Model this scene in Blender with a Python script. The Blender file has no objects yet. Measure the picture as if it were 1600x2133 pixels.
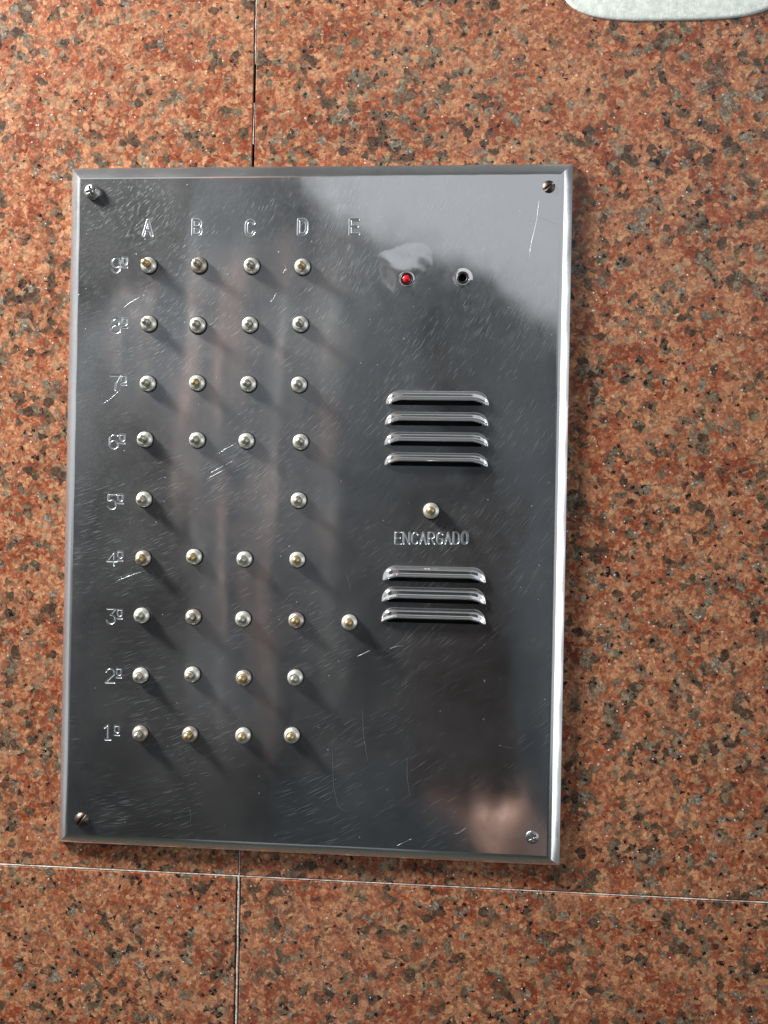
import bpy, bmesh, math, random
import numpy as np
from mathutils import Vector, Matrix, geometry

random.seed(11)
MM = 0.001
scene = bpy.context.scene
COL = scene.collection

# ------------------------------------------------------------------ camera
# The wall is the plane y = 0, x to the right, z up; everything stands in front of it at y < 0.
YAW, PIT, ROL = math.radians(-4.5726), math.radians(0.0349), math.radians(-1.1196)
FOC, PW, PH, DIST = 2022.0, 1600.0, 2133.0, 344.7            # pixels, pixels, pixels, millimetres


def rot():
    cy, sy, cp, sp, cr, sr = math.cos(YAW), math.sin(YAW), math.cos(PIT), math.sin(PIT), math.cos(ROL), math.sin(ROL)
    ry = Matrix(((cy, 0, sy), (0, 1, 0), (-sy, 0, cy)))
    rx = Matrix(((1, 0, 0), (0, cp, -sp), (0, sp, cp)))
    rz = Matrix(((cr, -sr, 0), (sr, cr, 0), (0, 0, 1)))
    return ry @ rx @ rz


RM = rot()


def at(px, py, h=0.0):
    """millimetre position (x, z) of a point measured in the photograph, standing h mm off the wall"""
    v = RM @ Vector((px - PW / 2, py - PH / 2, FOC))
    k = (DIST - h) / v.z
    return v.x * k, -v.y * k


cam_data = bpy.data.cameras.new('camera')
cam = bpy.data.objects.new('camera', cam_data)
COL.objects.link(cam)
cx, cyv, cz = RM @ Vector((1, 0, 0)), RM @ Vector((0, -1, 0)), RM @ Vector((0, 0, -1))
B = lambda v: Vector((v.x, v.z, -v.y))
m3 = Matrix((B(cx), B(cyv), B(cz))).transposed()
cam.matrix_world = Matrix.Translation((0, -DIST * MM, 0)) @ m3.to_4x4()
cam_data.sensor_fit = 'HORIZONTAL'
cam_data.sensor_width = 36.0
cam_data.lens = FOC / PW * 36.0
cam_data.clip_start = 0.005
cam_data.clip_end = 100
scene.camera = cam

# ------------------------------------------------------------------ world, lamps, exposure
world = bpy.data.worlds.new('World')
scene.world = world
world.use_nodes = True
wb = world.node_tree.nodes['Background']
wb.inputs['Color'].default_value = (0.93, 0.96, 1.0, 1)
wb.inputs['Strength'].default_value = 0.62


def lamp(name, loc, target, sx, sy, power, color, spread=180):
    d = bpy.data.lights.new(name, 'AREA')
    d.shape = 'ELLIPSE'; d.size = sx; d.size_y = sy; d.energy = power; d.color = color
    d.spread = math.radians(spread)
    o = bpy.data.objects.new(name, d)
    COL.objects.link(o)
    o.location = loc
    o.rotation_euler = (Vector(target) - Vector(loc)).to_track_quat('-Z', 'Y').to_euler()
    return o


lamp('door_light', (-0.66, -0.22, 0.52), (-0.05, 0, 0.0), 0.17, 0.17, 20.5, (1.0, 0.98, 0.95))
lamp('lobby_light', (1.26, -0.62, 0.0), (0.03, 0, 0), 0.42, 1.3, 3.2, (0.95, 0.97, 1.0))

scene.view_settings.view_transform = 'Standard'
scene.view_settings.look = 'None'
scene.view_settings.exposure = 0.0
scene.view_settings.gamma = 1.0


# ------------------------------------------------------------------ node helpers
class NT:
    def __init__(self, name):
        self.m = bpy.data.materials.new(name)
        self.m.use_nodes = True
        self.t = self.m.node_tree
        self.t.nodes.clear()
        self.out = self.t.nodes.new('ShaderNodeOutputMaterial')

    def n(self, typ, **kw):
        nd = self.t.nodes.new(typ)
        for k, v in kw.items():
            if k.startswith('i_'):
                nd.inputs[k[2:].replace('_', ' ')].default_value = v
            else:
                setattr(nd, k, v)
        return nd

    def l(self, a, b):
        self.t.links.new(a, b)

    def setin(self, sock, v):
        if hasattr(v, 'is_output'):
            self.l(v, sock)
        else:
            sock.default_value = v

    def math(self, op, a, b=0.0, c=0.0, clamp=False):
        nd = self.n('ShaderNodeMath', operation=op, use_clamp=clamp)
        self.setin(nd.inputs[0], a); self.setin(nd.inputs[1], b)
        if len(nd.inputs) > 2:
            self.setin(nd.inputs[2], c)
        return nd.outputs[0]

    def vmath(self, op, a, b=(0, 0, 0), s=None):
        nd = self.n('ShaderNodeVectorMath', operation=op)
        self.setin(nd.inputs[0], a); self.setin(nd.inputs[1], b)
        if s is not None:
            self.setin(nd.inputs['Scale'], s)
        return nd.outputs[1] if op in ('LENGTH', 'DOT_PRODUCT') else nd.outputs[0]

    def mix(self, f, a, b, mode='MIX'):
        nd = self.n('ShaderNodeMix', data_type='RGBA', blend_type=mode)
        self.setin(nd.inputs[0], f); self.setin(nd.inputs[6], a); self.setin(nd.inputs[7], b)
        return nd.outputs[2]

    def rng(self, v, a, b, c=0.0, d=1.0, smooth=False):
        nd = self.n('ShaderNodeMapRange')
        if smooth:
            nd.interpolation_type = 'SMOOTHSTEP'
        self.setin(nd.inputs[0], v)
        for i, x in zip((1, 2, 3, 4), (a, b, c, d)):
            self.setin(nd.inputs[i], x)
        return nd.outputs[0]

    def noise(self, vec, scale, detail=2.0, rough=0.5, dist=0.0):
        nd = self.n('ShaderNodeTexNoise')
        self.l(vec, nd.inputs['Vector'])
        nd.inputs['Scale'].default_value = scale; nd.inputs['Detail'].default_value = detail
        nd.inputs['Roughness'].default_value = rough; nd.inputs['Distortion'].default_value = dist
        return nd

    def voro(self, vec, scale, feature='F1', rnd=1.0):
        nd = self.n('ShaderNodeTexVoronoi', feature=feature)
        self.l(vec, nd.inputs['Vector'])
        nd.inputs['Scale'].default_value = scale
        nd.inputs['Randomness'].default_value = rnd
        return nd

    def ramp(self, fac, stops, interp='LINEAR'):
        nd = self.n('ShaderNodeValToRGB')
        nd.color_ramp.interpolation = interp
        el = nd.color_ramp.elements
        while len(el) < len(stops):
            el.new(0.5)
        for e, (p, c) in zip(el, stops):
            e.position = p
            e.color = (c[0], c[1], c[2], 1)
        self.setin(nd.inputs[0], fac)
        return nd.outputs[0]

    def coords_mm(self, random_offset=False):
        g = self.n('ShaderNodeTexCoord')
        v = self.vmath('SCALE', g.outputs['Object'], s=1000.0)
        if random_offset:
            oi = self.n('ShaderNodeObjectInfo')
            off = self.math('MULTIPLY', oi.outputs['Random'], 900.0)
            cb = self.n('ShaderNodeCombineXYZ')
            self.l(off, cb.inputs[0]); self.l(off, cb.inputs[1]); self.l(off, cb.inputs[2])
            v = self.vmath('ADD', v, cb.outputs[0])
        return v

    def bsdf(self, **kw):
        nd = self.n('ShaderNodeBsdfPrincipled')
        for k, v in kw.items():
            self.setin(nd.inputs[k.replace('_', ' ')], v)
        return nd

    def done(self, shader):
        self.l(shader, self.out.inputs['Surface'])
        return self.m


def simple(name, color, rough=0.5, metallic=0.0, var=0.25, scale=0.6, bump=0.0, **kw):
    t = NT(name)
    v = t.coords_mm()
    n = t.noise(v, scale, 4, 0.6)
    f = t.rng(n.outputs[0], 0.3, 0.7, 1 - var, 1 + var)
    c = t.vmath('SCALE', tuple(color), s=f)
    b = t.bsdf(Base_Color=c, Roughness=rough, Metallic=metallic, **kw)
    if bump:
        bn = t.n('ShaderNodeBump')
        bn.inputs['Distance'].default_value = bump * MM
        bn.inputs['Strength'].default_value = 1.0
        n2 = t.noise(v, scale * 3, 5, 0.65)
        t.l(n2.outputs[0], bn.inputs['Height'])
        t.l(bn.outputs[0], b.inputs['Normal'])
    return t.done(b.outputs[0])


# ------------------------------------------------------------------ materials
def granite():
    t = NT('polished_red_granite')
    v0 = t.coords_mm(True)
    w1 = t.noise(v0, 0.18, 3, 0.6)
    w1c = t.vmath('SUBTRACT', w1.outputs['Color'], (0.5, 0.5, 0.5))
    v = t.vmath('ADD', v0, t.vmath('SCALE', w1c, s=3.5))
    w2 = t.noise(v0, 0.9, 4, 0.7)
    w2c = t.vmath('SUBTRACT', w2.outputs['Color'], (0.5, 0.5, 0.5))
    v = t.vmath('ADD', v, t.vmath('SCALE', w2c, s=1.2))
    # feldspar: big interlocking crystals
    a = t.voro(v, 0.14)
    sa = t.n('ShaderNodeSeparateColor'); t.l(a.outputs['Color'], sa.inputs[0])
    b1 = t.noise(v, 0.045, 3, 0.6)
    tone = t.math('ADD', t.math('MULTIPLY', sa.outputs[0], 0.62), t.math('MULTIPLY', t.rng(b1.outputs[0], 0.3, 0.7, 0, 1), 0.38))
    feld = t.ramp(tone, [(0.12, (0.24, 0.046, 0.020)), (0.32, (0.35, 0.092, 0.042)), (0.50, (0.42, 0.145, 0.072)),
                         (0.66, (0.48, 0.205, 0.108)), (0.82, (0.36, 0.130, 0.070)), (1.0, (0.42, 0.092, 0.032))])
    # crystalline mottling at several sizes
    f1 = t.noise(v, 0.50, 7, 0.82)
    m1 = t.rng(f1.outputs[0], 0.35, 0.65, 0.0, 1.0)
    feld = t.mix(t.rng(m1, 0.55, 1.0, 0.0, 0.70), feld, (0.70, 0.42, 0.22, 1))
    feld = t.mix(t.rng(m1, 0.48, 0.05, 0.0, 0.85), feld, (0.13, 0.040, 0.024, 1))
    f2 = t.voro(v, 0.80)
    s2 = t.n('ShaderNodeSeparateColor'); t.l(f2.outputs['Color'], s2.inputs[0])
    feld = t.mix(t.rng(s2.outputs[0], 0.66, 1.0, 0.0, 0.65), feld, (0.66, 0.38, 0.20, 1))
    feld = t.mix(t.rng(s2.outputs[1], 0.62, 1.0, 0.0, 0.75), feld, (0.13, 0.065, 0.045, 1))
    # grey brown quartz in clusters of angular grains
    qf = t.noise(v, 0.125, 5, 0.68)
    q = t.voro(v, 0.36)
    sq = t.n('ShaderNodeSeparateColor'); t.l(q.outputs['Color'], sq.inputs[0])
    qq = t.math('ADD', t.math('MULTIPLY', qf.outputs[0], 0.75), t.math('MULTIPLY', sq.outputs[0], 0.34))
    edge = t.noise(v0, 1.3, 3, 0.7)
    qq = t.math('ADD', qq, t.math('MULTIPLY', t.math('SUBTRACT', edge.outputs[0], 0.5), 0.10))
    big = t.noise(v0, 0.016, 2, 0.5)
    qq = t.math('ADD', qq, t.rng(big.outputs[0], 0.3, 0.7, -0.045, 0.03))
    qm = t.rng(qq, 0.560, 0.680, 0.0, 1.0, True)
    qn = t.noise(v, 0.9, 6, 0.8)
    qv = t.math('ADD', t.math('MULTIPLY', sq.outputs[1], 0.48), t.rng(qn.outputs[0], 0.34, 0.66, -0.05, 0.60))
    qc = t.ramp(qv, [(0.15, (0.018, 0.014, 0.012)), (0.34, (0.052, 0.038, 0.029)), (0.54, (0.105, 0.084, 0.054)),
                     (0.72, (0.180, 0.152, 0.105)), (0.86, (0.26, 0.26, 0.22)), (1.0, (0.55, 0.56, 0.52))])
    col = t.mix(t.math('MULTIPLY', qm, 0.90), feld, qc)
    # pale olive and cream grains
    p = t.voro(v, 0.40)
    sp = t.n('ShaderNodeSeparateColor'); t.l(p.outputs['Color'], sp.inputs[0])
    pm = t.math('MULTIPLY', t.math('GREATER_THAN', sp.outputs[0], 0.86), t.rng(p.outputs['Distance'], 0.62, 0.35, 0, 0.6))
    col = t.mix(pm, col, t.mix(sp.outputs[1], (0.13, 0.10, 0.06, 1), (0.46, 0.36, 0.22, 1)))
    # black mica, mostly beside the quartz
    w3 = t.noise(v0, 1.8, 2, 0.6)
    vk = t.vmath('ADD', v, t.vmath('SCALE', t.vmath('SUBTRACT', w3.outputs['Color'], (0.5, 0.5, 0.5)), s=2.0))
    k = t.voro(vk, 0.62)
    sk = t.n('ShaderNodeSeparateColor'); t.l(k.outputs['Color'], sk.inputs[0])
    near = t.rng(qq, 0.50, 0.62, 0.0, 0.14)
    kt = t.math('SUBTRACT', 0.975, near)
    km = t.math('MULTIPLY', t.math('GREATER_THAN', sk.outputs[1], kt), t.rng(k.outputs['Distance'], 0.60, 0.36, 0, 1))
    col = t.mix(km, col, (0.010, 0.008, 0.009, 1))
    # tiny white glints
    g = t.voro(v0, 0.8)
    sg = t.n('ShaderNodeSeparateColor'); t.l(g.outputs['Color'], sg.inputs[0])
    gm = t.math('MULTIPLY', t.math('GREATER_THAN', sg.outputs[2], 0.962), t.rng(g.outputs['Distance'], 0.28, 0.14, 0, 0.9))
    col = t.mix(gm, col, (0.9, 0.86, 0.80, 1))
    # overall grain
    gr = t.noise(v0, 1.1, 6, 0.85)
    col = t.mix(1.0, col, t.ramp(gr.outputs[0], [(0.32, (0.62, 0.60, 0.58)), (0.5, (0.98, 0.98, 0.98)), (0.68, (1.35, 1.38, 1.40))]), 'MULTIPLY')
    gv = t.voro(vk, 1.55)
    gs = t.n('ShaderNodeSeparateColor'); t.l(gv.outputs['Color'], gs.inputs[0])
    col = t.mix(0.5, col, t.ramp(gs.outputs[0], [(0.0, (0.60, 0.57, 0.55)), (0.35, (0.92, 0.90, 0.90)), (0.75, (1.12, 1.12, 1.10)), (1.0, (1.55, 1.60, 1.55))]), 'MULTIPLY')
    rn = t.noise(v0, 0.5, 4, 0.6)
    rough = t.rng(rn.outputs[0], 0.3, 0.7, 0.16, 0.34)
    b = t.bsdf(Base_Color=col, Roughness=rough)
    bn = t.n('ShaderNodeBump'); bn.inputs['Distance'].default_value = 0.04 * MM; bn.inputs['Strength'].default_value = 0.6
    t.l(rn.outputs[0], bn.inputs['Height']); t.l(bn.outputs[0], b.inputs['Normal'])
    return t.done(b.outputs[0])


FH0 = 4.0


def steel(name, scratchy=1.0, base=(0.67, 0.68, 0.69), r0=0.065, hz_k=0.85):
    """worn polished steel: a mirror coat, broader scatter, curved wiping scratches, pits"""
    t = NT(name)
    v = t.coords_mm()
    wv = t.noise(v, 0.045, 2, 0.5)
    wc = t.vmath('SUBTRACT', wv.outputs['Color'], (0.5, 0.5, 0.5))
    vs = t.vmath('ADD', v, t.vmath('SCALE', wc, s=3.5))
    sx = t.n('ShaderNodeSeparateXYZ'); t.l(vs, sx.inputs[0])
    X = t.math('ADD', sx.outputs[0], 190.0)
    Z = t.math('ADD', sx.outputs[2], -174.0)
    r = t.math('SQRT', t.math('ADD', t.math('MULTIPLY', X, X), t.math('MULTIPLY', Z, Z)))
    ang = t.math('MULTIPLY', t.math('ARCTAN2', Z, X), 190.0)  # scratches shaped into arcs to imitate the ring of glints round the light

    def streaks(fr, fa, thr, width, seed):
        cb = t.n('ShaderNodeCombineXYZ')
        t.l(t.math('MULTIPLY', r, fr), cb.inputs[0]); t.l(t.math('MULTIPLY', ang, fa), cb.inputs[1])
        cb.inputs[2].default_value = seed
        vo = t.voro(cb.outputs[0], 1.0)
        sc = t.n('ShaderNodeSeparateColor'); t.l(vo.outputs['Color'], sc.inputs[0])
        on = t.math('POWER', t.rng(sc.outputs[0], thr, 1.0, 0.0, 1.0), 2.2)
        return t.math('MULTIPLY', on, t.rng(vo.outputs['Distance'], width, width * 0.35, 0, 1))
    s1 = streaks(4.8, 0.16, 0.45, 0.32, 1.3)
    s2 = streaks(3.2, 0.07, 0.74, 0.15, 7.7)
    s3 = streaks(6.5, 0.20, 0.20, 0.42, 3.1)
    patch = t.noise(v, 0.035, 3, 0.6)
    pm = t.rng(patch.outputs[0], 0.38, 0.66, 0.12, 1.0)
    s = t.math('MAXIMUM', t.math('MULTIPLY', s1, 0.75), t.math('MAXIMUM', s2, t.math('MULTIPLY', s3, 0.7)))
    dense = None
    for px, py, rad in ((235, 1690, 15), (470, 985, 16), (735, 560, 17), (300, 450, 20), (1000, 660, 14), (700, 1370, 10)):
        gx_, gz_ = at(px, py, FH0)
        dd = t.vmath('LENGTH', t.vmath('SUBTRACT', v, (gx_, -FH0, gz_)))
        g_ = t.rng(dd, rad, rad * 0.25, 0, 1, True)
        dense = g_ if dense is None else t.math('MAXIMUM', dense, g_)
    pm = t.math('MAXIMUM', pm, t.math('MULTIPLY', dense, 1.1))
    s4 = t.math('MULTIPLY', streaks(6.5, 0.17, 0.25, 0.42, 11.9), dense)
    s = t.math('MAXIMUM', s, t.math('MULTIPLY', s4, 0.45))
    s = t.math('MULTIPLY', t.math('MULTIPLY', s, pm), 0.62 * scratchy)
    # dots
    pv = t.voro(v, 0.33)
    sp = t.n('ShaderNodeSeparateColor'); t.l(pv.outputs['Color'], sp.inputs[0])
    dots = t.math('MULTIPLY', t.rng(sp.outputs[0], 0.72, 1.0, 0.0, 1.0), t.rng(pv.outputs['Distance'], t.rng(sp.outputs[1], 0, 1, 0.03, 0.12), 0.015, 0, 1))
    dots = t.math('MULTIPLY', dots, scratchy)
    # fine haze of scatter
    hz = t.noise(v, 0.02, 4, 0.6)
    haze = t.rng(hz.outputs[0], 0.35, 0.7, 0.05, 0.15)
    fine = t.noise(v, 2.2, 3, 0.7)
    haze = t.math('MULTIPLY', haze, t.rng(fine.outputs[0], 0.3, 0.7, 0.6 * hz_k, 1.4 * hz_k))
    # slow buckling of the sheet
    bn = t.n('ShaderNodeBump'); bn.inputs['Distance'].default_value = 1.0 * MM; bn.inputs['Strength'].default_value = 1.0
    mp = t.n('ShaderNodeMapping'); mp.inputs['Scale'].default_value = (1.0, 1.0, 0.35); t.l(v, mp.inputs[0])
    bw = t.noise(mp.outputs[0], 0.028, 2, 0.4)
    lx, lz = at(847, 581, FH0)
    dn = t.noise(v, 0.075, 1.5, 0.5)
    vd = t.vmath('ADD', v, t.vmath('SCALE', t.vmath('SUBTRACT', dn.outputs['Color'], (0.5, 0.5, 0.5)), s=14.0))
    ld = t.vmath('LENGTH', t.vmath('SUBTRACT', vd, (lx - 1.0, -FH0, lz + 1.0)))
    dish = t.math('MULTIPLY', t.rng(ld, 11.0, 1.0, 0, 1, True), 0.34 if scratchy > 0.5 else 0.0)
    t.l(t.math('ADD', t.math('MULTIPLY', bw.outputs[0], 0.6), dish), bn.inputs['Height'])
    rn = t.noise(v, 0.12, 4, 0.6)
    a = t.n('ShaderNodeBsdfAnisotropic'); a.inputs['Color'].default_value = (*base, 1)
    t.l(t.rng(rn.outputs[0], 0.3, 0.7, r0, r0 + 0.07), a.inputs['Roughness']); t.l(bn.outputs[0], a.inputs['Normal'])
    b = t.n('ShaderNodeBsdfAnisotropic'); b.inputs['Color'].default_value = (*base, 1); b.inputs['Roughness'].default_value = 0.62
    c = t.n('ShaderNodeBsdfAnisotropic'); c.inputs['Color'].default_value = (0.86, 0.9, 0.92, 1); c.inputs['Roughness'].default_value = 0.62
    m1 = t.n('ShaderNodeMixShader'); t.l(haze, m1.inputs[0]); t.l(a.outputs[0], m1.inputs[1]); t.l(b.outputs[0], m1.inputs[2])
    m2 = t.n('ShaderNodeMixShader'); t.l(t.math('MAXIMUM', s, dots, clamp=True), m2.inputs[0]); t.l(m1.outputs[0], m2.inputs[1]); t.l(c.outputs[0], m2.inputs[2])
    return t.done(m2.outputs[0])


M_granite = granite()
M_steel = steel('worn_polished_steel')
M_louver = steel('polished_louver_steel', 0.35, (0.98, 0.98, 0.98), 0.035, 0.5)
M_bevel = steel('polished_bevel_steel', 0.25, (0.70, 0.71, 0.72), 0.13, 0.8)
M_engraved = simple('bright_cut_steel', (0.66, 0.70, 0.72), 0.34, 1.0, 0.1, 1.0)
M_grout = simple('grey_cement_grout', (0.56, 0.51, 0.46), 0.9, var=0.5, scale=1.2, bump=0.25)
M_back = simple('dark_mortar_backing', (0.05, 0.035, 0.03), 0.95)
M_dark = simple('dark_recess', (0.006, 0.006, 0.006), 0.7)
M_nickel = simple('dull_nickel', (0.84, 0.84, 0.77), 0.36, 0.78, 0.16, 1.4, 0.05)
M_nickel2 = simple('tarnished_nickel', (0.60, 0.53, 0.46), 0.36, 0.84, 0.22, 1.6, 0.06)
M_pin = simple('worn_nickel_pin', (0.56, 0.54, 0.46), 0.36, 0.88, 0.2, 1.5, 0.05)
M_brass = simple('worn_brass_pin', (0.66, 0.49, 0.25), 0.38, 0.88, 0.22, 1.5, 0.05)
M_screw = simple('dulled_steel_screw', (0.42, 0.43, 0.42), 0.34, 1.0, 0.3, 1.0, 0.1)
M_screwb = simple('rusty_steel_screw', (0.13, 0.10, 0.085), 0.4, 1.0, 0.4, 1.0, 0.1)
M_rubber = simple('black_rubber', (0.012, 0.012, 0.013), 0.45)
M_paint = simple('pale_grey_pitted_enamel', (0.78, 0.85, 0.80), 0.55, 0.0, 0.20, 0.5, 0.12)
M_cloth = simple('dark_wool_jacket', (0.020, 0.021, 0.025), 0.9, var=0.3, scale=0.03)
M_jeans = simple('grey_denim', (0.26, 0.29, 0.31), 0.9, var=0.2, scale=0.05)
M_slate = simple('slate_blue_plaster', (0.105, 0.125, 0.145), 0.9, var=0.15, scale=0.004)
M_skin = simple('skin', (0.36, 0.22, 0.17), 0.5, var=0.1, scale=0.05)
M_hair = simple('dark_hair', (0.02, 0.015, 0.012), 0.6)
M_phone = simple('black_phone_glass', (0.01, 0.01, 0.012), 0.15)
M_wallfar = simple('dark_brown_panelling', (0.040, 0.038, 0.040), 0.7, var=0.2, scale=0.006)
M_floor = simple('olive_stone_paving', (0.075, 0.08, 0.06), 0.6, var=0.2, scale=0.01)
M_ceil = simple('grey_plaster_soffit', (0.27, 0.29, 0.28), 0.9, var=0.1, scale=0.005)
M_gate = simple('grey_painted_gate', (0.28, 0.27, 0.27), 0.6, var=0.2, scale=0.02)
M_pale = simple('pale_plaster', (0.85, 0.83, 0.78), 0.9, var=0.1, scale=0.005)
M_gatew = simple('brown_painted_gate', (0.30, 0.20, 0.17), 0.6, var=0.2, scale=0.02)

tled = NT('red_indicator_lens')
bl = tled.bsdf(Base_Color=(0.62, 0.012, 0.02, 1), Roughness=0.18)
bl.inputs['Coat Weight'].default_value = 0.6
M_led = tled.done(bl.outputs[0])


# ------------------------------------------------------------------ object helpers
def tag(o, label=None, cat=None, group=None, kind=None):
    for k, v in (('label', label), ('category', cat), ('group', group), ('kind', kind)):
        if v:
            o[k] = v
    return o


def empty(name, loc=(0, 0, 0)):
    o = bpy.data.objects.new(name, None)
    o.empty_display_size = 0.02
    o.location = loc
    COL.objects.link(o)
    return o


def link(name, mesh, mat, parent=None, loc=None):
    o = bpy.data.objects.new(name, mesh)
    if mat is not None and not mesh.materials:
        mesh.materials.append(mat)
    if parent is not None:
        o.parent = parent
    if loc is not None:
        o.location = loc
    COL.objects.link(o)
    return o


def mesh_from(verts, faces, smooth=False):
    """verts in millimetres as (x, z, h): h is the height off the wall"""
    me = bpy.data.meshes.new('mesh')
    me.from_pydata([(x * MM, -h * MM, z * MM) for x, z, h in verts], [], faces)
    bm = bmesh.new(); bm.from_mesh(me)
    bmesh.ops.remove_doubles(bm, verts=bm.verts, dist=1e-7)
    bm.to_mesh(me); bm.free()
    if smooth:
        me.polygons.foreach_set('use_smooth', [True] * len(me.polygons))
    me.update()
    return me


def orient_out(me, centre=None):
    bm = bmesh.new(); bm.from_mesh(me)
    bmesh.ops.recalc_face_normals(bm, faces=bm.faces)
    bm.to_mesh(me); bm.free()


def lathe(profile, seg=28, smooth=True):
    """profile: (r, h) list; axis along -y"""
    verts, faces = [], []
    rings = []
    for r, h in profile:
        if r < 1e-6:
            rings.append([len(verts)]); verts.append((0, 0, h))
        else:
            ids = []
            for i in range(seg):
                a = 2 * math.pi * i / seg
                ids.append(len(verts)); verts.append((r * math.cos(a), r * math.sin(a), h))
            rings.append(ids)
    for A, C in zip(rings[:-1], rings[1:]):
        for i in range(seg):
            j = (i + 1) % seg
            if len(A) == 1:
                faces.append((A[0], C[j], C[i]))
            elif len(C) == 1:
                faces.append((A[i], A[j], C[0]))
            else:
                faces.append((A[i], A[j], C[j], C[i]))
    me = mesh_from(verts, faces, smooth)
    orient_out(me)
    return me


def box_mesh(x0, x1, z0, z1, h0, h1, bevel=0.0):
    bm = bmesh.new()
    vs = []
    for x in (x0, x1):
        for z in (z0, z1):
            for h in (h0, h1):
                vs.append(bm.verts.new((x * MM, -h * MM, z * MM)))
    idx = [(0, 1, 3, 2), (4, 6, 7, 5), (0, 4, 5, 1), (2, 3, 7, 6), (0, 2, 6, 4), (1, 5, 7, 3)]
    for f in idx:
        bm.faces.new([vs[i] for i in f])
    bmesh.ops.recalc_face_normals(bm, faces=bm.faces)
    if bevel:
        bmesh.ops.bevel(bm, geom=bm.edges[:], offset=bevel * MM, segments=2, affect='EDGES', profile=0.6)
    me = bpy.data.meshes.new('mesh')
    bm.to_mesh(me); bm.free()
    return me


# ------------------------------------------------------------------ granite wall
wall = empty('granite_wall')
tag(wall, 'polished red and orange granite wall of large slabs behind the steel intercom panel', 'wall')
JX, JZ = -77.4, -132.0
xs = [(JX - 600, JX - 0.45), (JX + 0.45, JX + 600)]
for (x0, x1) in xs:
    link('stone_slab', box_mesh(x0, x1, JZ + 0.4, JZ + 420, -20, 0, 0.25), M_granite, wall)
for i, (x0, x1) in enumerate([(JX - 600, JX - 0.85), (JX + 0.85, JX + 600)]):
    link('stone_slab', box_mesh(x0, x1, JZ - 420, JZ - 0.4, -20, 0.35, 0.3), M_granite, wall)
link('backing', box_mesh(JX - 600, JX + 600, JZ - 420, JZ + 420, -26, -21), M_back, wall)


def grout_strip(x0, z0, x1, z1, w, h, seed, step=2.0):
    rnd = random.Random(seed)
    L = math.hypot(x1 - x0, z1 - z0); n = max(2, int(L / step))
    dx, dz = (x1 - x0) / L, (z1 - z0) / L
    verts, faces = [], []
    for i in range(n + 1):
        s = L * i / n
        ww = w * 0.26 * rnd.uniform(0.85, 1.15); hh = h + rnd.uniform(-0.15, 0.12)
        for k, (o, dh) in enumerate(((-1, -0.2), (-0.35, 0.0), (0.4, -0.05), (1, -0.25))):
            verts.append((x0 + dx * s - dz * o * ww, z0 + dz * s + dx * o * ww, hh + dh))
    for i in range(n):
        for k in range(3):
            a = i * 4 + k
            faces.append((a, a + 1, a + 5, a + 4))
    me = mesh_from(verts, faces, False)
    orient_out(me)
    return me


link('grout_joint', grout_strip(JX - 400, JZ, JX, JZ, 1.0, 0.1, 1), M_grout, wall)
link('grout_joint', grout_strip(JX, JZ + 0.0, JX + 400, JZ + 0.0, 1.0, 0.0, 2), M_grout, wall)
link('grout_joint', grout_strip(JX, JZ - 400, JX, JZ, 1.75, 0.18, 3), M_grout, wall)
zt = lambda py: at(530, py)[1]
link('grout_joint', grout_strip(JX + 0.05, zt(133), JX + 0.05, zt(0) + 180, 0.9, -0.1, 4), M_grout, wall)
link('grout_joint', grout_strip(JX - 0.1, zt(300), JX, zt(214), 0.75, -0.1, 5), M_grout, wall)
link('grout_joint', grout_strip(JX, JZ, JX, zt(1745), 1.0, -0.1, 6), M_grout, wall)

# ------------------------------------------------------------------ intercom panel
panel = empty('intercom_panel', (0, 0, 0))
tag(panel, 'polished steel intercom panel with rows of small round buttons, louvered slots and engraved floor numbers', 'intercom')
PX0, PX1, PZ0, PZ1 = -143.7, 36.45, -122.1, 123.1
FH = 4.0
BW = 4.75
KL, KR, KB, KT = 0.86, 1.0, 0.84, 1.0      # the rim is not equally wide all round
fx0, fx1, fz0, fz1 = PX0 + BW * KL, PX1 - BW * KR, PZ0 + BW * KB, PZ1 - BW * KT

holes = []       # polygons (x, z) cut out of the face


def rect(x0, x1, z0, z1):
    return [(x0, z0), (x1, z0), (x1, z1), (x0, z1)]


def circ(cx_, cz_, r, n=28):
    return [(cx_ + r * math.cos(2 * math.pi * i / n), cz_ + r * math.sin(2 * math.pi * i / n)) for i in range(n)]


# ---- glyph strokes on a unit box (0..1 wide, 0..1 high)
def arc(cx_, cy_, rx, ry, a0, a1, n=12):
    return [(cx_ + rx * math.cos(math.radians(a0 + (a1 - a0) * i / n)), cy_ + ry * math.sin(math.radians(a0 + (a1 - a0) * i / n))) for i in range(n + 1)]


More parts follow.
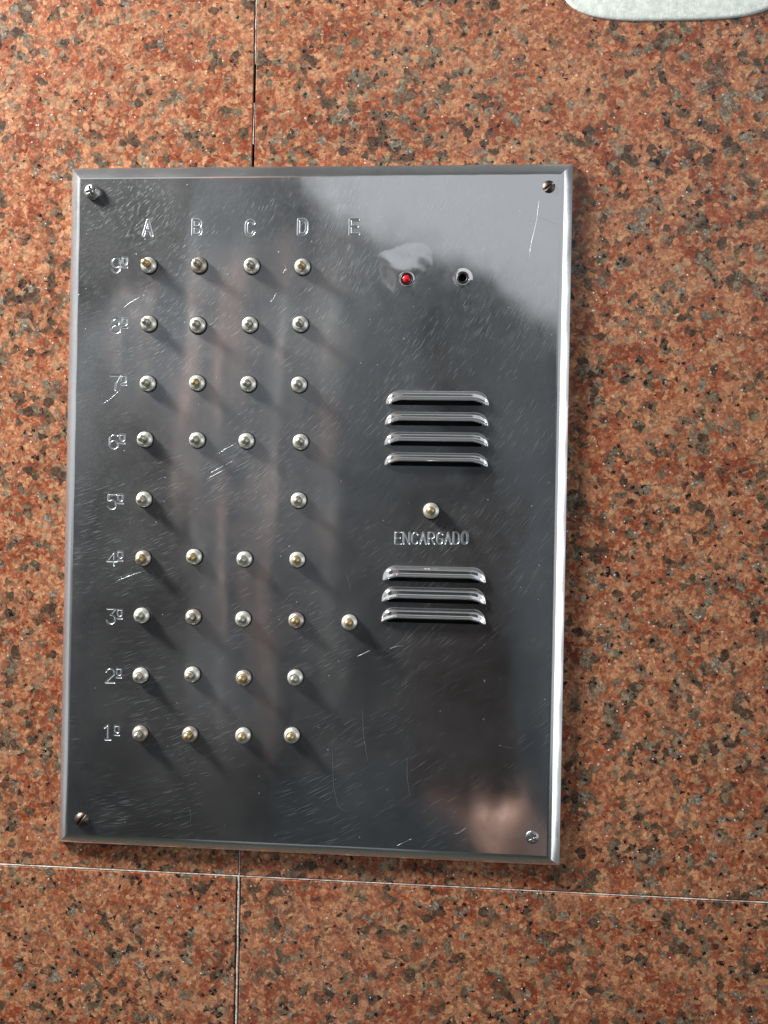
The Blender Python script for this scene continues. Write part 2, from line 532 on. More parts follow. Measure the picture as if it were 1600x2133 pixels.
G = {
    'A': [[(0, 0), (0.5, 1), (1, 0)], [(0.17, 0.34), (0.83, 0.34)]],
    'B': [[(0.0, 0), (0.0, 1), (0.55, 1)] + arc(0.55, 0.76, 0.35, 0.24, 90, -90, 8) + [(0.0, 0.52)],
          [(0.55, 0.52)] + arc(0.55, 0.26, 0.42, 0.26, 90, -90, 8) + [(0.0, 0)]],
    'C': [arc(0.52, 0.68, 0.46, 0.32, 20, 180, 8) + arc(0.52, 0.32, 0.46, 0.32, 180, 340, 8)],
    'D': [[(0, 0), (0, 1), (0.45, 1)] + arc(0.45, 0.66, 0.5, 0.34, 90, 0, 6) + arc(0.45, 0.34, 0.5, 0.34, 0, -90, 6) + [(0, 0)]],
    'E': [[(1, 1), (0, 1), (0, 0), (1, 0)], [(0, 0.52), (0.82, 0.52)]],
    'N': [[(0, 0), (0, 1), (1, 0), (1, 1)]],
    'R': [[(0, 0), (0, 1), (0.6, 1)] + arc(0.6, 0.75, 0.38, 0.25, 90, -90, 8) + [(0, 0.5)], [(0.5, 0.5), (1, 0)]],
    'G': [arc(0.52, 0.68, 0.46, 0.32, 20, 180, 8) + arc(0.52, 0.32, 0.46, 0.32, 180, 350, 8) + [(0.98, 0.44), (0.55, 0.44)]],
    'O': [arc(0.5, 0.66, 0.48, 0.34, 0, 180, 8) + arc(0.5, 0.34, 0.48, 0.34, 180, 360, 8) + [(0.98, 0.66)]],
    '1': [[(0.05, 0.78), (0.55, 1), (0.55, 0.02)], [(0.15, 0), (0.95, 0)]],
    '2': [arc(0.5, 0.7, 0.46, 0.3, 170, -20, 10) + [(0.0, 0.0), (1, 0.0)]],
    '3': [[(0.05, 1), (0.95, 1), (0.45, 0.6)] + arc(0.48, 0.3, 0.48, 0.3, 75, -165, 12)],
    '4': [[(0.72, 0), (0.72, 1), (0.0, 0.3), (1.0, 0.3)]],
    '5': [[(0.95, 1), (0.12, 1), (0.08, 0.58)] + arc(0.48, 0.32, 0.48, 0.32, 120, -150, 12)],
    '6': [[(0.9, 0.92)] + arc(0.5, 0.72, 0.46, 0.28, 50, 170, 6) + [(0.02, 0.4)] + arc(0.5, 0.3, 0.47, 0.3, 170, 530, 14)],
    '7': [[(0.0, 1), (1, 1), (0.6, 0.5), (0.52, 0.0)]],
    '8': [arc(0.5, 0.77, 0.40, 0.23, -90, 270, 14), arc(0.5, 0.27, 0.48, 0.27, 90, 450, 14)],
    '9': [arc(0.5, 0.68, 0.46, 0.32, 0, 360, 14) + [(0.96, 0.4)] + arc(0.5, 0.3, 0.46, 0.3, 0, -165, 9)],
    'º': [[(0.05, 0.9), (0.05, 0.5)] + arc(0.5, 0.5, 0.45, 0.2, 180, 360, 6) + [(0.95, 0.98), (0.05, 0.98)], [(0.0, 0.02), (1.0, 0.02)]],
}


def box_mm(px0, py0, px1, py1, h=FH):
    x0, z1 = at(px0, py0, h); x1, z0 = at(px1, py1, h)
    return x0, x1, z0, z1


glyph_jobs = []      # list of patches; each a list of (char, x0, x1, z0, z1, halfwidth, depth)
for ch, cxp, cyp in (('A', 308, 475), ('B', 411, 474), ('C', 521, 475), ('D', 631, 473), ('E', 738.5, 473)):
    glyph_jobs.append([(ch, *box_mm(cxp - 8.5, cyp - 15.5, cxp + 8.5, cyp + 15), 0.35, 0.36)])
rows = [('9', 232, 536, 250, 567, 255, 537, 265, 557), ('8', 232, 663, 250, 693, 255, 663, 265, 683),
        ('7', 230, 782, 249, 812, 253, 783, 263, 802), ('6', 228, 904, 246, 934, 250, 905, 260, 924),
        ('5', 224, 1029, 242, 1060, 246, 1030, 256, 1049), ('4', 223, 1148, 243, 1178, 245.5, 1149, 255.5, 1168),
        ('3', 222.5, 1268, 240, 1299, 245, 1270, 254, 1289), ('2', 220, 1392, 238.5, 1422, 243, 1393, 252.5, 1412),
        ('1', 217, 1509, 231, 1541, 239, 1512, 248.5, 1532)]
for ch, a0, b0, a1, b1, c0, d0, c1, d1 in rows:
    glyph_jobs.append([(ch, *box_mm(a0, b0, a1, b1), 0.29, 0.32), ('º', *box_mm(c0, d0, c1, d1), 0.20, 0.22)])
job = []
for i, ch in enumerate('ENCARGADO'):
    x = 823.5 + i * 17.35
    job.append((ch, *box_mm(x, 1108, x + 11.6, 1132.5), 0.25, 0.24))
glyph_jobs.append(job)


def seg_dist(PXg, PZg, a, b):
    ax, az = a; bx, bz = b
    dx, dz = bx - ax, bz - az
    L = dx * dx + dz * dz + 1e-12
    tt = np.clip(((PXg - ax) * dx + (PZg - az) * dz) / L, 0, 1)
    return np.hypot(PXg - ax - tt * dx, PZg - az - tt * dz)


def glyph_patch(job):
    m = 1.1
    x0 = min(g[1] for g in job) - m; x1 = max(g[2] for g in job) + m
    z0 = min(g[3] for g in job) - m; z1 = max(g[4] for g in job) + m
    st = 0.10
    nx, nz = int((x1 - x0) / st), int((z1 - z0) / st)
    gx, gz = np.meshgrid(np.linspace(x0, x1, nx + 1), np.linspace(z0, z1, nz + 1))
    dep = np.zeros_like(gx)
    for ch, a0, a1, c0, c1, hw, d in job:
        dist = np.full_like(gx, 99.0)
        for poly in G[ch]:
            pts = [(a0 + (a1 - a0) * u, c0 + (c1 - c0) * w) for u, w in poly]
            for p, q in zip(pts[:-1], pts[1:]):
                dist = np.minimum(dist, seg_dist(gx, gz, p, q))
        k = np.clip(1 - dist / hw, 0, 1)
        k = k * k * (3 - 2 * k)
        rim = np.exp(-((dist - hw * 1.15) / (hw * 0.3)) ** 2) * 0.07     # metal pushed up round the cut
        dep = np.maximum(dep, 0) + 0
        dep = np.where(k > 0, np.maximum(dep, d * np.minimum(k * 1.35, 1)), dep) - np.where(k <= 0, rim, 0)
    dep[0, :] = dep[-1, :] = 0; dep[:, 0] = dep[:, -1] = 0
    hh = FH - dep
    verts = np.stack([gx.ravel() * MM, -hh.ravel() * MM, gz.ravel() * MM], 1)
    faces = []
    w = nx + 1
    for j in range(nz):
        for i in range(nx):
            a = j * w + i
            faces.append((a, a + 1, a + w + 1, a + w))
    me = bpy.data.meshes.new('mesh')
    me.from_pydata(verts.tolist(), [], faces)
    me.polygons.foreach_set('use_smooth', [True] * len(me.polygons))
    me.materials.append(M_steel); me.materials.append(M_engraved)
    cutm = (np.abs(dep) > 0.012)
    idx = [1 if (cutm[j, i] or cutm[j + 1, i + 1] or cutm[j, i + 1] or cutm[j + 1, i]) else 0 for j in range(nz) for i in range(nx)]
    me.polygons.foreach_set('material_index', idx)
    me.update()
    holes.append(rect(x0, x1, z0, z1))
    return me


NAMES = {'º': 'ordinal'}
for job in glyph_jobs:
    link('engraved_lettering', glyph_patch(job), M_steel, panel)

# ---- louvers
def louver(cx_, z_top, z_bot, half):
    """pressed-out hood: rises from the sheet at the top edge, rolls over to a lip above a dark slot"""
    H = 2.5
    NU, NV = 64, 26
    total = z_top - z_bot
    verts = []
    for i in range(NU + 1):
        s = -1 + 2 * i / NU
        u = math.sin(s * math.pi / 2)
        x = half * u
        de = (half - abs(x))
        e = math.sqrt(max(0.0, 1 - (1 - min(1, de / 4.6)) ** 2))
        e2 = math.sqrt(max(0.0, 1 - (1 - min(1, de / 6.5)) ** 2))
        lip_z = z_bot + 1.45 * min(1, max(0.0, (de - 0.8) / 4.5)) ** 0.7 * (1.0 if de > 0.8 else 0) + 0.15
        top_z = z_bot + 0.15 + (total - 0.15) * (0.12 + 0.88 * e) if de > 1e-6 else z_bot + 0.6
        for j in range(NV + 1):
            v = j / NV
            z = top_z + (lip_z - top_z) * (1 - math.cos(v * math.pi / 2 * 1.0)) if False else top_z + (lip_z - top_z) * v
            if v < 0.36:
                prof = 0.80 * math.sin(v / 0.36 * math.pi / 2) ** 0.8
            elif v < 0.62:
                prof = 0.80 + 0.02 * (v - 0.36) / 0.26
            elif v < 0.86:
                prof = 0.82 + 0.16 * (v - 0.62) / 0.24
            else:
                prof = 0.98 - 0.42 * ((v - 0.86) / 0.14) ** 1.5
            verts.append((x, z, H * e2 * prof - 0.02))
    faces = []
    w = NV + 1
    for i in range(NU):
        for j in range(NV):
            a = i * w + j
            faces.append((a, a + 1, a + w + 1, a + w))
    me = mesh_from([(x, z, h) for x, z, h in verts], faces, True)
    orient_out(me)
    # face the viewer
    bm = bmesh.new(); bm.from_mesh(me)
    if sum(f.normal.y * f.calc_area() for f in bm.faces) > 0:
        bmesh.ops.reverse_faces(bm, faces=bm.faces)
    bm.to_mesh(me); bm.free()
    return me


LV = [(804, 813, 1018, 843), (802, 857, 1017, 885.5), (801, 899, 1017, 928), (801, 942, 1016, 970),
      (797, 1179, 1012, 1211), (795, 1222.5, 1012, 1255), (794, 1266, 1012, 1297)]
for (a0, b0, a1, b1) in LV:
    x0, x1, z0, z1 = box_mm(a0, (b0), a1, b1, FH + 1)
    xm = (a0 + a1) / 2
    z1 = at(xm, b0 + 1, FH + 0.5)[1]; z0 = at(xm, b1 + 2, FH)[1]
    cxm = (x0 + x1) / 2; half = (x1 - x0) / 2
    me = louver(0, (z1 - z0) / 2, -(z1 - z0) / 2, half)
    o = link('speaker_louver', me, M_louver, panel, (cxm * MM, -FH * MM, (z0 + z1) / 2 * MM))
    sm = o.modifiers.new('thickness', 'SOLIDIFY'); sm.thickness = 0.35 * MM; sm.offset = -1
    holes.append(rect(cxm - half + 2.2, cxm + half - 2.2, z0 + 0.1, (z0 + z1) / 2 + 0.6))

# ---- indicator, microphone hole
ledx, ledz = at(847, 581, FH); micx, micz = at(964, 579, FH)
holes.append(circ(ledx, ledz, 2.05)); holes.append(circ(micx, micz, 2.0))


# ---- face sheet by constrained triangulation
def face_sheet():
    pts, edges = [], []

    def loop(poly):
        b = len(pts)
        for p in poly:
            pts.append(Vector(p))
        n = len(poly)
        for i in range(n):
            edges.append((b + i, b + (i + 1) % n))
    loop(rect(fx0, fx1, fz0, fz1))
    for h in holes:
        loop(h)
    vo, eo, fo, _, _, _ = geometry.delaunay_2d_cdt(pts, edges, [], 1, 1e-5)
    boxes = [(min(p[0] for p in h), max(p[0] for p in h), min(p[1] for p in h), max(p[1] for p in h), h) for h in holes]
    faces = []
    for f in fo:
        c = sum((vo[i] for i in f), Vector((0, 0))) / len(f)
        inside = False
        for x0, x1, z0, z1, h in boxes:
            if x0 < c.x < x1 and z0 < c.y < z1:
                if len(h) == 4:
                    inside = True
                else:
                    hx = sum(p[0] for p in h) / len(h); hz = sum(p[1] for p in h) / len(h)
                    if math.hypot(c.x - hx, c.y - hz) < (x1 - x0) / 2 * 0.99:
                        inside = True
        if not inside:
            faces.append(tuple(f))
    me = bpy.data.meshes.new('mesh')
    me.from_pydata([(v.x * MM, -FH * MM, v.y * MM) for v in vo], [], faces)
    me.update()
    if me.polygons[0].normal.y > 0:
        me.flip_normals()
    return me


link('face_plate', face_sheet(), M_steel, panel)

# bevelled rim, four mitred strips
prof = [(0.0, -0.3), (0.0, 1.65), (0.15, 1.77), (3.0, 3.55), (3.35, 3.70), (3.7, 3.82), (4.05, 3.915), (4.4, 3.975), (BW, FH)]


def rim_strip(side):
    verts, faces = [], []
    for d, h in prof:
        x0, x1, z0, z1 = PX0 + d * KL, PX1 - d * KR, PZ0 + d * KB, PZ1 - d * KT
        p, q = {'t': ((x0, z1), (x1, z1)), 'b': ((x1, z0), (x0, z0)), 'l': ((x0, z0), (x0, z1)), 'r': ((x1, z1), (x1, z0))}[side]
        n = 40
        for i in range(n + 1):
            s = i / n
            wob = 0.05 * math.sin(i * 1.7 + h * 3) * (0 < i < n) * (0 < d < BW)
            verts.append((p[0] + (q[0] - p[0]) * s, p[1] + (q[1] - p[1]) * s, h + wob * 0.35))
    for k in range(len(prof) - 1):
        for i in range(40):
            a = k * 41 + i
            faces.append((a, a + 1, a + 42, a + 41))
    me = mesh_from(verts, faces, True)
    bm = bmesh.new(); bm.from_mesh(me)
    if sum(f.normal.y * f.calc_area() for f in bm.faces) > 0:
        bmesh.ops.reverse_faces(bm, faces=bm.faces)
    bm.to_mesh(me); bm.free()
    return me


for sd in 'tblr':
    link('bevelled_rim', rim_strip(sd), M_bevel, panel)
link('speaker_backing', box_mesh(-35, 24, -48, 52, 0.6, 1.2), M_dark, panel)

# ---- buttons: housing > pin
cap_prof = [(2.75, -0.1), (2.78, 1.3), (2.70, 1.75), (2.50, 2.15), (2.15, 2.5), (1.75, 2.72), (1.48, 2.80), (1.40, 2.72), (1.38, 1.6)]
pin_prof = [(1.28, 0.8), (1.26, 4.7), (1.20, 5.1), (1.03, 5.46), (0.74, 5.73), (0.38, 5.86), (0.0, 5.88)]
ME_cap = lathe(cap_prof); ME_cap.materials.append(M_nickel)
ME_cap2 = ME_cap.copy(); ME_cap2.materials[0] = M_nickel2
ME_pin = lathe(pin_prof, 22); ME_pin.materials.append(M_pin)
ME_pinb = ME_pin.copy(); ME_pinb.materials[0] = M_brass
ME_collar = lathe([(3.15, -0.05), (3.15, 0.22), (3.0, 0.3), (2.7, 0.3)], 28); ME_collar.materials.append(M_dark)
ME_shaft = lathe([(1.5, 0.9), (1.2, 0.95), (0.0, 0.95)], 20)
ME_shaft.materials.append(M_dark)

BT = [
    [(308, 551, 'b'), (413, 551, 't'), (523, 552, ''), (629, 554, 'b')],
    [(308, 673, ''), (410, 676, 'o'), (519, 675, ''), (625, 674, '')],
    [(306, 798, ''), (409, 797, 'b'), (516, 799, ''), (622, 800, '')],
    [(300, 915, ''), (409, 916, ''), (512, 918, ''), (625, 920, '')],
    [(298, 1040, ''), (621, 1042, '')],
    [(296, 1163, 'bt'), (403, 1160, 'b'), (508, 1165, ''), (618, 1166, 'b')],
    [(293, 1283, ''), (401, 1286, 't'), (505, 1290, ''), (616, 1293, 'bt'), (727, 1297, 'b')],
    [(291, 1408, ''), (399, 1406, ''), (506, 1413, 'bt'), (614, 1412, '')],
    [(290, 1529, 't'), (394, 1531, 'bt'), (505, 1533, 'b'), (607, 1533, 'b')],
    [(898, 1064, 'b')],
]
rb = random.Random(4)
for row in BT:
    for px, py, fl in row:
        x, z = at(px, py, FH + 2.0)
        b = link('button', ME_cap2 if 't' in fl else ME_cap, None, panel, (x * MM, -FH * MM, z * MM))
        b.rotation_euler = (rb.uniform(-0.035, 0.035), rb.uniform(0, 6.28), rb.uniform(-0.035, 0.035))
        b.rotation_euler = (rb.uniform(-0.03, 0.03), 0, rb.uniform(-0.03, 0.03))
        p = link('pin', ME_pinb if 'b' in fl else ME_pin, None, b, (rb.uniform(-0.08, 0.08) * MM, -rb.uniform(-0.45, 0.5) * MM, rb.uniform(-0.08, 0.08) * MM))
        p.rotation_euler = (rb.uniform(-0.03, 0.03), 0, rb.uniform(-0.03, 0.03))
        link('socket', ME_shaft, None, b, (0, 0, 0))
        c = link('collar', ME_collar, None, b, (0, 0, 0))
        if 'o' in fl:
            c.scale = (1.06, 1, 1.06)

# ---- indicator lamp and microphone hole
led = link('indicator_light', lathe([(1.62, -1.5), (1.62, 0.1), (1.45, 0.55), (1.05, 0.9), (0.55, 1.08), (0, 1.12)], 24), M_led, panel, (ledx * MM, -(FH - 0.4) * MM, ledz * MM))
link('bezel', lathe([(2.05, -0.1), (2.15, 0.22), (1.95, 0.42), (1.72, 0.3), (1.7, -1.5)], 28), M_rubber, led, (0, -0.4 * MM, 0))
mic = link('microphone_hole', lathe([(1.3, -2.6), (1.3, 0.0), (1.5, 0.25), (1.8, 0.3), (2.05, 0.1), (2.05, -0.4)], 28), M_rubber, panel, (micx * MM, -FH * MM, micz * MM))
link('hole_floor', lathe([(2.2, -2.5), (0, -2.5)], 24), M_dark, mic, (0, 0, 0))
# the sheet is drawn up into a low burr round both holes
link('hole_burr', lathe([(2.02, -0.3), (2.05, 0.16), (2.35, 0.20), (2.9, 0.10), (3.5, 0.0)], 32), M_louver, panel, (micx * MM, -FH * MM, micz * MM))
link('hole_burr', lathe([(2.14, -0.2), (2.16, 0.10), (2.5, 0.08), (2.8, 0.0)], 32), M_louver, panel, (ledx * MM, -FH * MM, ledz * MM))


# ---- screws: domed head with real slots
def screw_head(r, dome, kind, ang, depth):
    n = 46
    verts, faces = [], []
    R2 = math.radians(ang)
    ids = {}
    pts = []
    rings = [0] + [r * k / 14 for k in range(1, 15)]
    seg = 56
    V = []
    for ri, rr in enumerate(rings):
        for i in range(1 if ri == 0 else seg):
            a = 2 * math.pi * i / seg
            x, z = rr * math.cos(a), rr * math.sin(a)
            h = dome * (1 - (rr / r) ** 2.4)
            xr, zr = x * math.cos(R2) + z * math.sin(R2), -x * math.sin(R2) + z * math.cos(R2)
            hw = r * 0.15
            cut = 0
            if kind == 'slot':
                cut = max(0, min(1, (hw - abs(zr)) / (hw * 0.35)))
            else:
                lim = r * 0.58
                c1 = max(0, min(1, (hw - abs(zr)) / (hw * 0.4))) * (1 if abs(xr) < lim else 0)
                c2 = max(0, min(1, (hw - abs(xr)) / (hw * 0.4))) * (1 if abs(zr) < lim else 0)
                cut = max(c1, c2)
            V.append((x, z, h - depth * cut + 0.02))
    F = []
    for i in range(seg):
        F.append((0, 1 + i, 1 + (i + 1) % seg))
    for k in range(len(rings) - 2):
        b0, b1 = 1 + k * seg, 1 + (k + 1) * seg
        for i in range(seg):
            j = (i + 1) % seg
            F.append((b0 + i, b1 + i, b1 + j, b0 + j))
    base = len(V); b0 = 1 + (len(rings) - 2) * seg
    for i in range(seg):
        a = 2 * math.pi * i / seg
        V.append((r * math.cos(a), r * math.sin(a), -0.6))
    for i in range(seg):
        j = (i + 1) % seg
        F.append((b0 + i, base + i, base + j, b0 + j))
    me = mesh_from(V, F, True)
    bm = bmesh.new(); bm.from_mesh(me)
    bmesh.ops.recalc_face_normals(bm, faces=bm.faces)
    if sum(f.normal.y * f.calc_area() for f in bm.faces) > 0:
        bmesh.ops.reverse_faces(bm, faces=bm.faces)
    bm.to_mesh(me); bm.free()
    return me


for px, py, r, dome, kind, ang, dep, mat, lift in (
        (192, 399, 2.9, 1.5, 'cross', 20, 1.1, M_screw, 1.1), (1144, 387, 2.2, 0.9, 'slot', 40, 0.7, M_screwb, 0.1),
        (168, 1709, 2.6, 1.3, 'slot', 57, 0.8, M_screwb, 0.4), (1109, 1746, 2.3, 0.6, 'cross', 25, 0.8, M_screw, 0.05)):
    x, z = at(px, py, FH + 1)
    s = link('screw', screw_head(r, dome, kind, ang, dep), mat, panel, (x * MM, -(FH + lift) * MM, z * MM))
    if lift > 1:
        link('screw_neck', lathe([(r * 0.96, 0.05), (r * 0.9, -lift - 0.1)], 28), M_screw, s, (0, 0, 0))

# individual deep scratches: a thin burr of bright metal thrown up along each
def scratch(pts, w, name='scratch'):
    P = [at(px, py, FH) for px, py in pts]
    verts, faces = [], []
    n = len(P)
    dense = []
    for i in range(n - 1):
        for k in range(6):
            u = k / 6
            dense.append((P[i][0] + (P[i + 1][0] - P[i][0]) * u, P[i][1] + (P[i + 1][1] - P[i][1]) * u))
    dense.append(P[-1])
    m = len(dense)
    for i, (x, z) in enumerate(dense):
        a_ = dense[max(0, i - 1)]; b_ = dense[min(m - 1, i + 1)]
        dx, dz = b_[0] - a_[0], b_[1] - a_[1]
        L = math.hypot(dx, dz) + 1e-9
        ww = w * 0.26 * math.sin(math.pi * (0.04 + 0.92 * i / (m - 1))) ** 0.6 * rb.uniform(0.55, 1.0)
        nx_, nz_ = -dz / L * ww, dx / L * ww
        verts += [(x + nx_, z + nz_, FH + 0.008), (x, z, FH + 0.008 + w * 0.14), (x - nx_, z - nz_, FH + 0.008)]
    for i in range(m - 1):
        for k in range(2):
            q = i * 3 + k
            faces.append((q, q + 1, q + 4, q + 3))
    me = mesh_from(verts, faces, True)
    bm = bmesh.new(); bm.from_mesh(me)
    if sum(f.normal.y * f.calc_area() for f in bm.faces) > 0:
        bmesh.ops.reverse_faces(bm, faces=bm.faces)
    bm.to_mesh(me); bm.free()
    return link(name, me, M_engraved, panel)


for pts, w in (([(1123, 418), (1117, 465), (1107, 505), (1102, 540)], 0.16), ([(1121, 451), (1140, 459), (1165, 470)], 0.14),
               ([(745, 1367), (760, 1360), (771, 1355)], 0.32), ([(812, 1351), (828, 1346), (842, 1346)], 0.45),
               ([(256, 642), (270, 631), (292, 618)], 0.22), ([(438, 985), (462, 972), (486, 960)], 0.20), ([(430, 998), (456, 984), (478, 973)], 0.16),
               ([(445, 952), (470, 935), (492, 924)], 0.16), ([(243, 1210), (268, 1200), (296, 1191)], 0.16), ([(214, 842), (232, 829), (251, 812)], 0.15),
               ([(592, 550), (596, 560), (589, 569)], 0.26), ([(275, 1080), (270, 1088), (275, 1096)], 0.16),
               ([(755, 1480), (757, 1530), (766, 1585)], 0.12), ([(848, 1580), (848, 1620), (854, 1660)], 0.14),
               ([(692, 1560), (695, 1640), (704, 1680), (722, 1692)], 0.10), ([(1028, 1670), (1040, 1676), (1064, 1682)], 0.14),
               ([(948, 1738), (960, 1733), (970, 1725)], 0.18), ([(720, 1195), (728, 1215), (730, 1232)], 0.12),
               ([(827, 1762), (843, 1754), (858, 1747)], 0.16), ([(1045, 1554), (1060, 1557), (1075, 1558)], 0.14),
               ([(395, 1684), (398, 1700), (396, 1712)], 0.12), ([(424, 690), (434, 680), (446, 671)], 0.16),
               ([(1008, 694), (1030, 706), (1056, 720)], 0.12), ([(562, 350 + 280), (570, 622), (576, 610)], 0.14)):
    scratch(pts, w)

# ------------------------------------------------------------------ round cornered enamel cover above
def superellipse(a, b, n, k, h):
    out = []
    for i in range(k):
        t_ = 2 * math.pi * i / k
        c, s = math.cos(t_), math.sin(t_)
        out.append((a * abs(c) ** (2 / n) * (1 if c >= 0 else -1), b * abs(s) ** (2 / n) * (1 if s >= 0 else -1), h))
    return out


cxc, _ = at(1408, 0, 2.0)
zb = at(1408, 42, 0.5)[1]
aa, bb = 240 / 5.87, 150 / 5.87
K = 96
rings = [(1.0, 0.0), (1.0, 0.2), (0.993, 0.42), (0.975, 0.6), (0.95, 0.68), (0.6, 0.74), (0.3, 0.78)]
V, F = [], []
for s, h in rings:
    V += [(x * s if s < 0.9 else x - (1 - s) * bb * (x / aa), z * s, hh) for x, z, hh in superellipse(aa, bb, 3.6, K, h)]
for k in range(len(rings) - 1):
    for i in range(K):
        j = (i + 1) % K
        F.append((k * K + i, k * K + j, (k + 1) * K + j, (k + 1) * K + i))
V.append((0, 0, 0.8))
for i in range(K):
    F.append(((len(rings) - 1) * K + i, (len(rings) - 1) * K + (i + 1) % K, len(V) - 1))
me = mesh_from(V, F, True)
orient_out(me)
cov = link('wall_cover', me, M_paint, None, (cxc * MM, 0, (zb + bb) * MM))
tag(cov, 'pale grey round cornered metal cover on the granite, cut off by the top right edge', 'cover plate')


# ------------------------------------------------------------------ what stands in front of the wall (seen in the steel)
def bx(name, x0, x1, y0, y1, z0, z1, mat, parent=None):
    me = bpy.data.meshes.new('mesh')
    bm = bmesh.new()
    bmesh.ops.create_cube(bm, size=1.0)
    for v in bm.verts:
        v.co = Vector(((x0 + x1) / 2 + v.co.x * (x1 - x0), (y0 + y1) / 2 + v.co.y * (y1 - y0), (z0 + z1) / 2 + v.co.z * (z1 - z0)))
    bmesh.ops.bevel(bm, geom=bm.edges[:], offset=min(x1 - x0, y1 - y0, z1 - z0) * 0.08, segments=2, affect='EDGES')
    bm.to_mesh(me); bm.free()
    return link(name, me, mat, parent)


tag(bx('floor', -4, 4, -4, 0.0, -1.5, -1.4, M_floor), kind='structure')
tag(bx('ceiling', -4, 4, -1.5, 0.0, 1.15, 1.3, M_ceil), kind='structure')
tag(bx('opposite_wall', -1.6, -0.47, -2.3, -2.2, -1.4, 1.15, M_wallfar), kind='structure')
tag(bx('lobby_wall', -2.5, 1.9, -3.6, -3.5, -1.4, 0.75, M_slate), kind='structure')
tag(bx('rim_reflection_blocker', -8, -2.5, -3.6, -3.5, -1.4, -0.15, M_ceil), kind='structure')  # unseen low block added to dull the reflection in the lower left rim


def at_mirror(px, py, D):
    """point at distance D from the wall that the steel shows at photo position (px, py)"""
    x, z = at(px, py, FH)
    k = 1 + (D - FH * MM) / ((DIST - FH) * MM)
    return x * MM * k, z * MM * k


def skin_obj(name, chains, mat, parent, sub=2):
    """chains: lists of (x, y, z, radius); the first chain is the trunk and the others start on its vertices"""
    verts, edges, rad = [], [], []
    look = {}

    def vid(p):
        k = tuple(round(c, 4) for c in p[:3])
        if k not in look:
            look[k] = len(verts); verts.append(p[:3]); rad.append(p[3])
        return look[k]
    for ch in chains:
        ids = [vid(p) for p in ch]
        edges += list(zip(ids[:-1], ids[1:]))
    me = bpy.data.meshes.new('mesh')
    me.from_pydata(verts, edges, [])
    o = link(name, me, mat, parent)
    md = o.modifiers.new('skin', 'SKIN')
    md.use_smooth_shade = True
    for i, r in enumerate(rad):
        me.skin_vertices[0].data[i].radius = (r, r)
    me.skin_vertices[0].data[0].use_root = True
    s = o.modifiers.new('sub', 'SUBSURF'); s.levels = sub; s.render_levels = sub
    return o


def striped_cloth():
    t = NT('dark_striped_jacket_cloth')
    v = t.coords_mm()
    w = t.noise(v, 0.006, 3, 0.6)
    vv = t.vmath('ADD', v, t.vmath('SCALE', t.vmath('SUBTRACT', w.outputs['Color'], (0.5, 0.5, 0.5)), s=22.0))
    sx = t.n('ShaderNodeSeparateXYZ'); t.l(vv, sx.inputs[0])
    x = sx.outputs[0]
    tot = None
    for px in (352, 460, 569, 672, 205):
        X = at_mirror(px, 900, 0.58)[0] / MM
        m = t.rng(t.math('ABSOLUTE', t.math('SUBTRACT', x, X)), 12.0, 7.0, 0, 1, True)
        tot = m if tot is None else t.math('MAXIMUM', tot, m)
    fade = t.noise(v, 0.008, 2, 0.5)
    tot = t.math('MULTIPLY', tot, t.rng(fade.outputs[0], 0.35, 0.6, 0.35, 1.0))
    tot = t.math('MULTIPLY', tot, t.rng(sx.outputs[2], 320.0, 250.0, 0, 1, True))
    tot = t.math('MULTIPLY', tot, t.rng(x, -70.0, -90.0, 0, 1))
    hue = t.noise(v, 0.012, 1, 0.5)
    sc = t.mix(t.rng(hue.outputs[0], 0.4, 0.6, 0, 1), (0.17, 0.18, 0.18, 1), (0.19, 0.135, 0.12, 1))
    c = t.mix(tot, (0.020, 0.028, 0.036, 1), sc)
    b = t.bsdf(Base_Color=c, Roughness=0.9)
    return t.done(b.outputs[0])


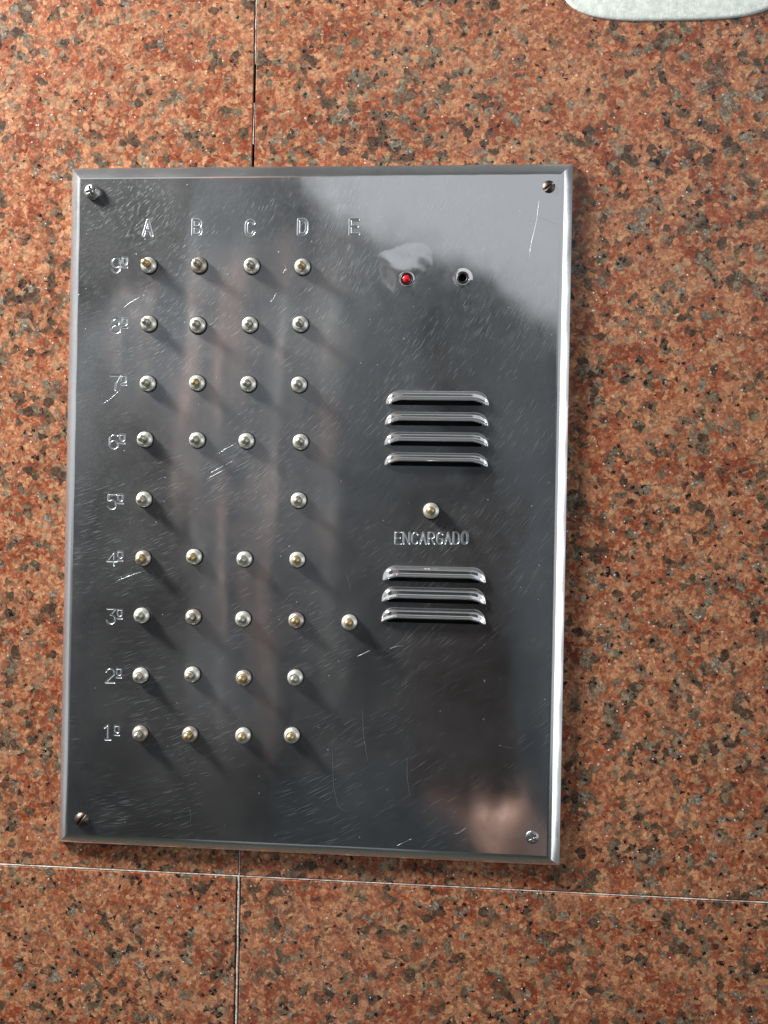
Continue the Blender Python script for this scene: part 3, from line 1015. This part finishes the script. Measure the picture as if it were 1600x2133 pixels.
M_stripe = striped_cloth()
person = empty('person', (0, -0.72, -1.4))
tag(person, 'person in a dark striped jacket holding up a black phone towards the intercom', 'person')
PI_ = Matrix.Translation((0, 0.72, 1.4))
belly = (-0.16, -0.74, -0.18, 0.15)
chest = (-0.13, -0.72, -0.05, 0.17)
yoke = (-0.18, -0.74, 0.16, 0.13)
jack = skin_obj('jacket', [
    [(-0.16, -0.74, -0.28, 0.14), belly, chest, yoke, (-0.24, -0.74, 0.30, 0.085), (-0.26, -0.74, 0.40, 0.07)],
    [yoke, (-0.04, -0.72, 0.20, 0.09), (0.08, -0.70, 0.12, 0.09), (0.15, -0.62, -0.12, 0.085), (0.14, -0.50, -0.36, 0.055), (0.10, -0.43, -0.32, 0.044), (0.078, -0.405, -0.288, 0.038), (0.066, -0.396, -0.270, 0.034)],
    [yoke, (-0.42, -0.74, 0.16, 0.075), (-0.47, -0.72, -0.14, 0.065), (-0.44, -0.66, -0.42, 0.05)],
], M_stripe, person)
head = skin_obj('head', [[(-0.26, -0.74, 0.38, 0.05), (-0.25, -0.72, 0.50, 0.075), (-0.25, -0.71, 0.57, 0.10), (-0.25, -0.72, 0.65, 0.095), (-0.25, -0.73, 0.69, 0.06)]], M_skin, person)
hair = skin_obj('hair', [[(-0.25, -0.77, 0.50, 0.09), (-0.25, -0.76, 0.62, 0.115), (-0.25, -0.745, 0.70, 0.075)]], M_hair, person)
legs = skin_obj('trousers', [[(-0.16, -0.74, -0.40, 0.13), (-0.16, -0.74, -0.58, 0.15), (-0.06, -0.74, -0.8, 0.09), (-0.05, -0.74, -1.1, 0.06), (-0.05, -0.74, -1.38, 0.05)],
                             [(-0.16, -0.74, -0.58, 0.15), (-0.26, -0.74, -0.8, 0.09), (-0.27, -0.74, -1.1, 0.06), (-0.27, -0.74, -1.38, 0.05)]], M_jeans, person)
palm = (0.046, -0.384, -0.250, 0.024)
hand = skin_obj('hand', [[(0.085, -0.41, -0.29, 0.026), (0.068, -0.398, -0.272, 0.024), palm],
                         [palm, (0.038, -0.368, -0.232, 0.023), (0.034, -0.362, -0.216, 0.021), (0.032, -0.358, -0.204, 0.014)],
                         [palm, (0.030, -0.392, -0.215, 0.010), (0.004, -0.382, -0.188, 0.0095), (-0.020, -0.375, -0.170, 0.008)],
                         [palm, (0.024, -0.392, -0.232, 0.010), (0.000, -0.383, -0.212, 0.0095), (-0.022, -0.375, -0.196, 0.008)],
                         [palm, (0.026, -0.394, -0.200, 0.010), (0.012, -0.384, -0.165, 0.0095), (-0.004, -0.376, -0.145, 0.008)],
                         [palm, (0.030, -0.394, -0.190, 0.009), (0.022, -0.384, -0.150, 0.0085), (0.008, -0.374, -0.125, 0.0075)]], M_skin, person)
for o in (jack, head, hair, legs, hand):
    o.matrix_parent_inverse = PI_
phone = bx('phone', -0.038, 0.038, -0.366, -0.358, -0.200, 0.012, M_phone)
tag(phone, 'black phone held upright in the hand of the person in the dark striped jacket', 'phone')
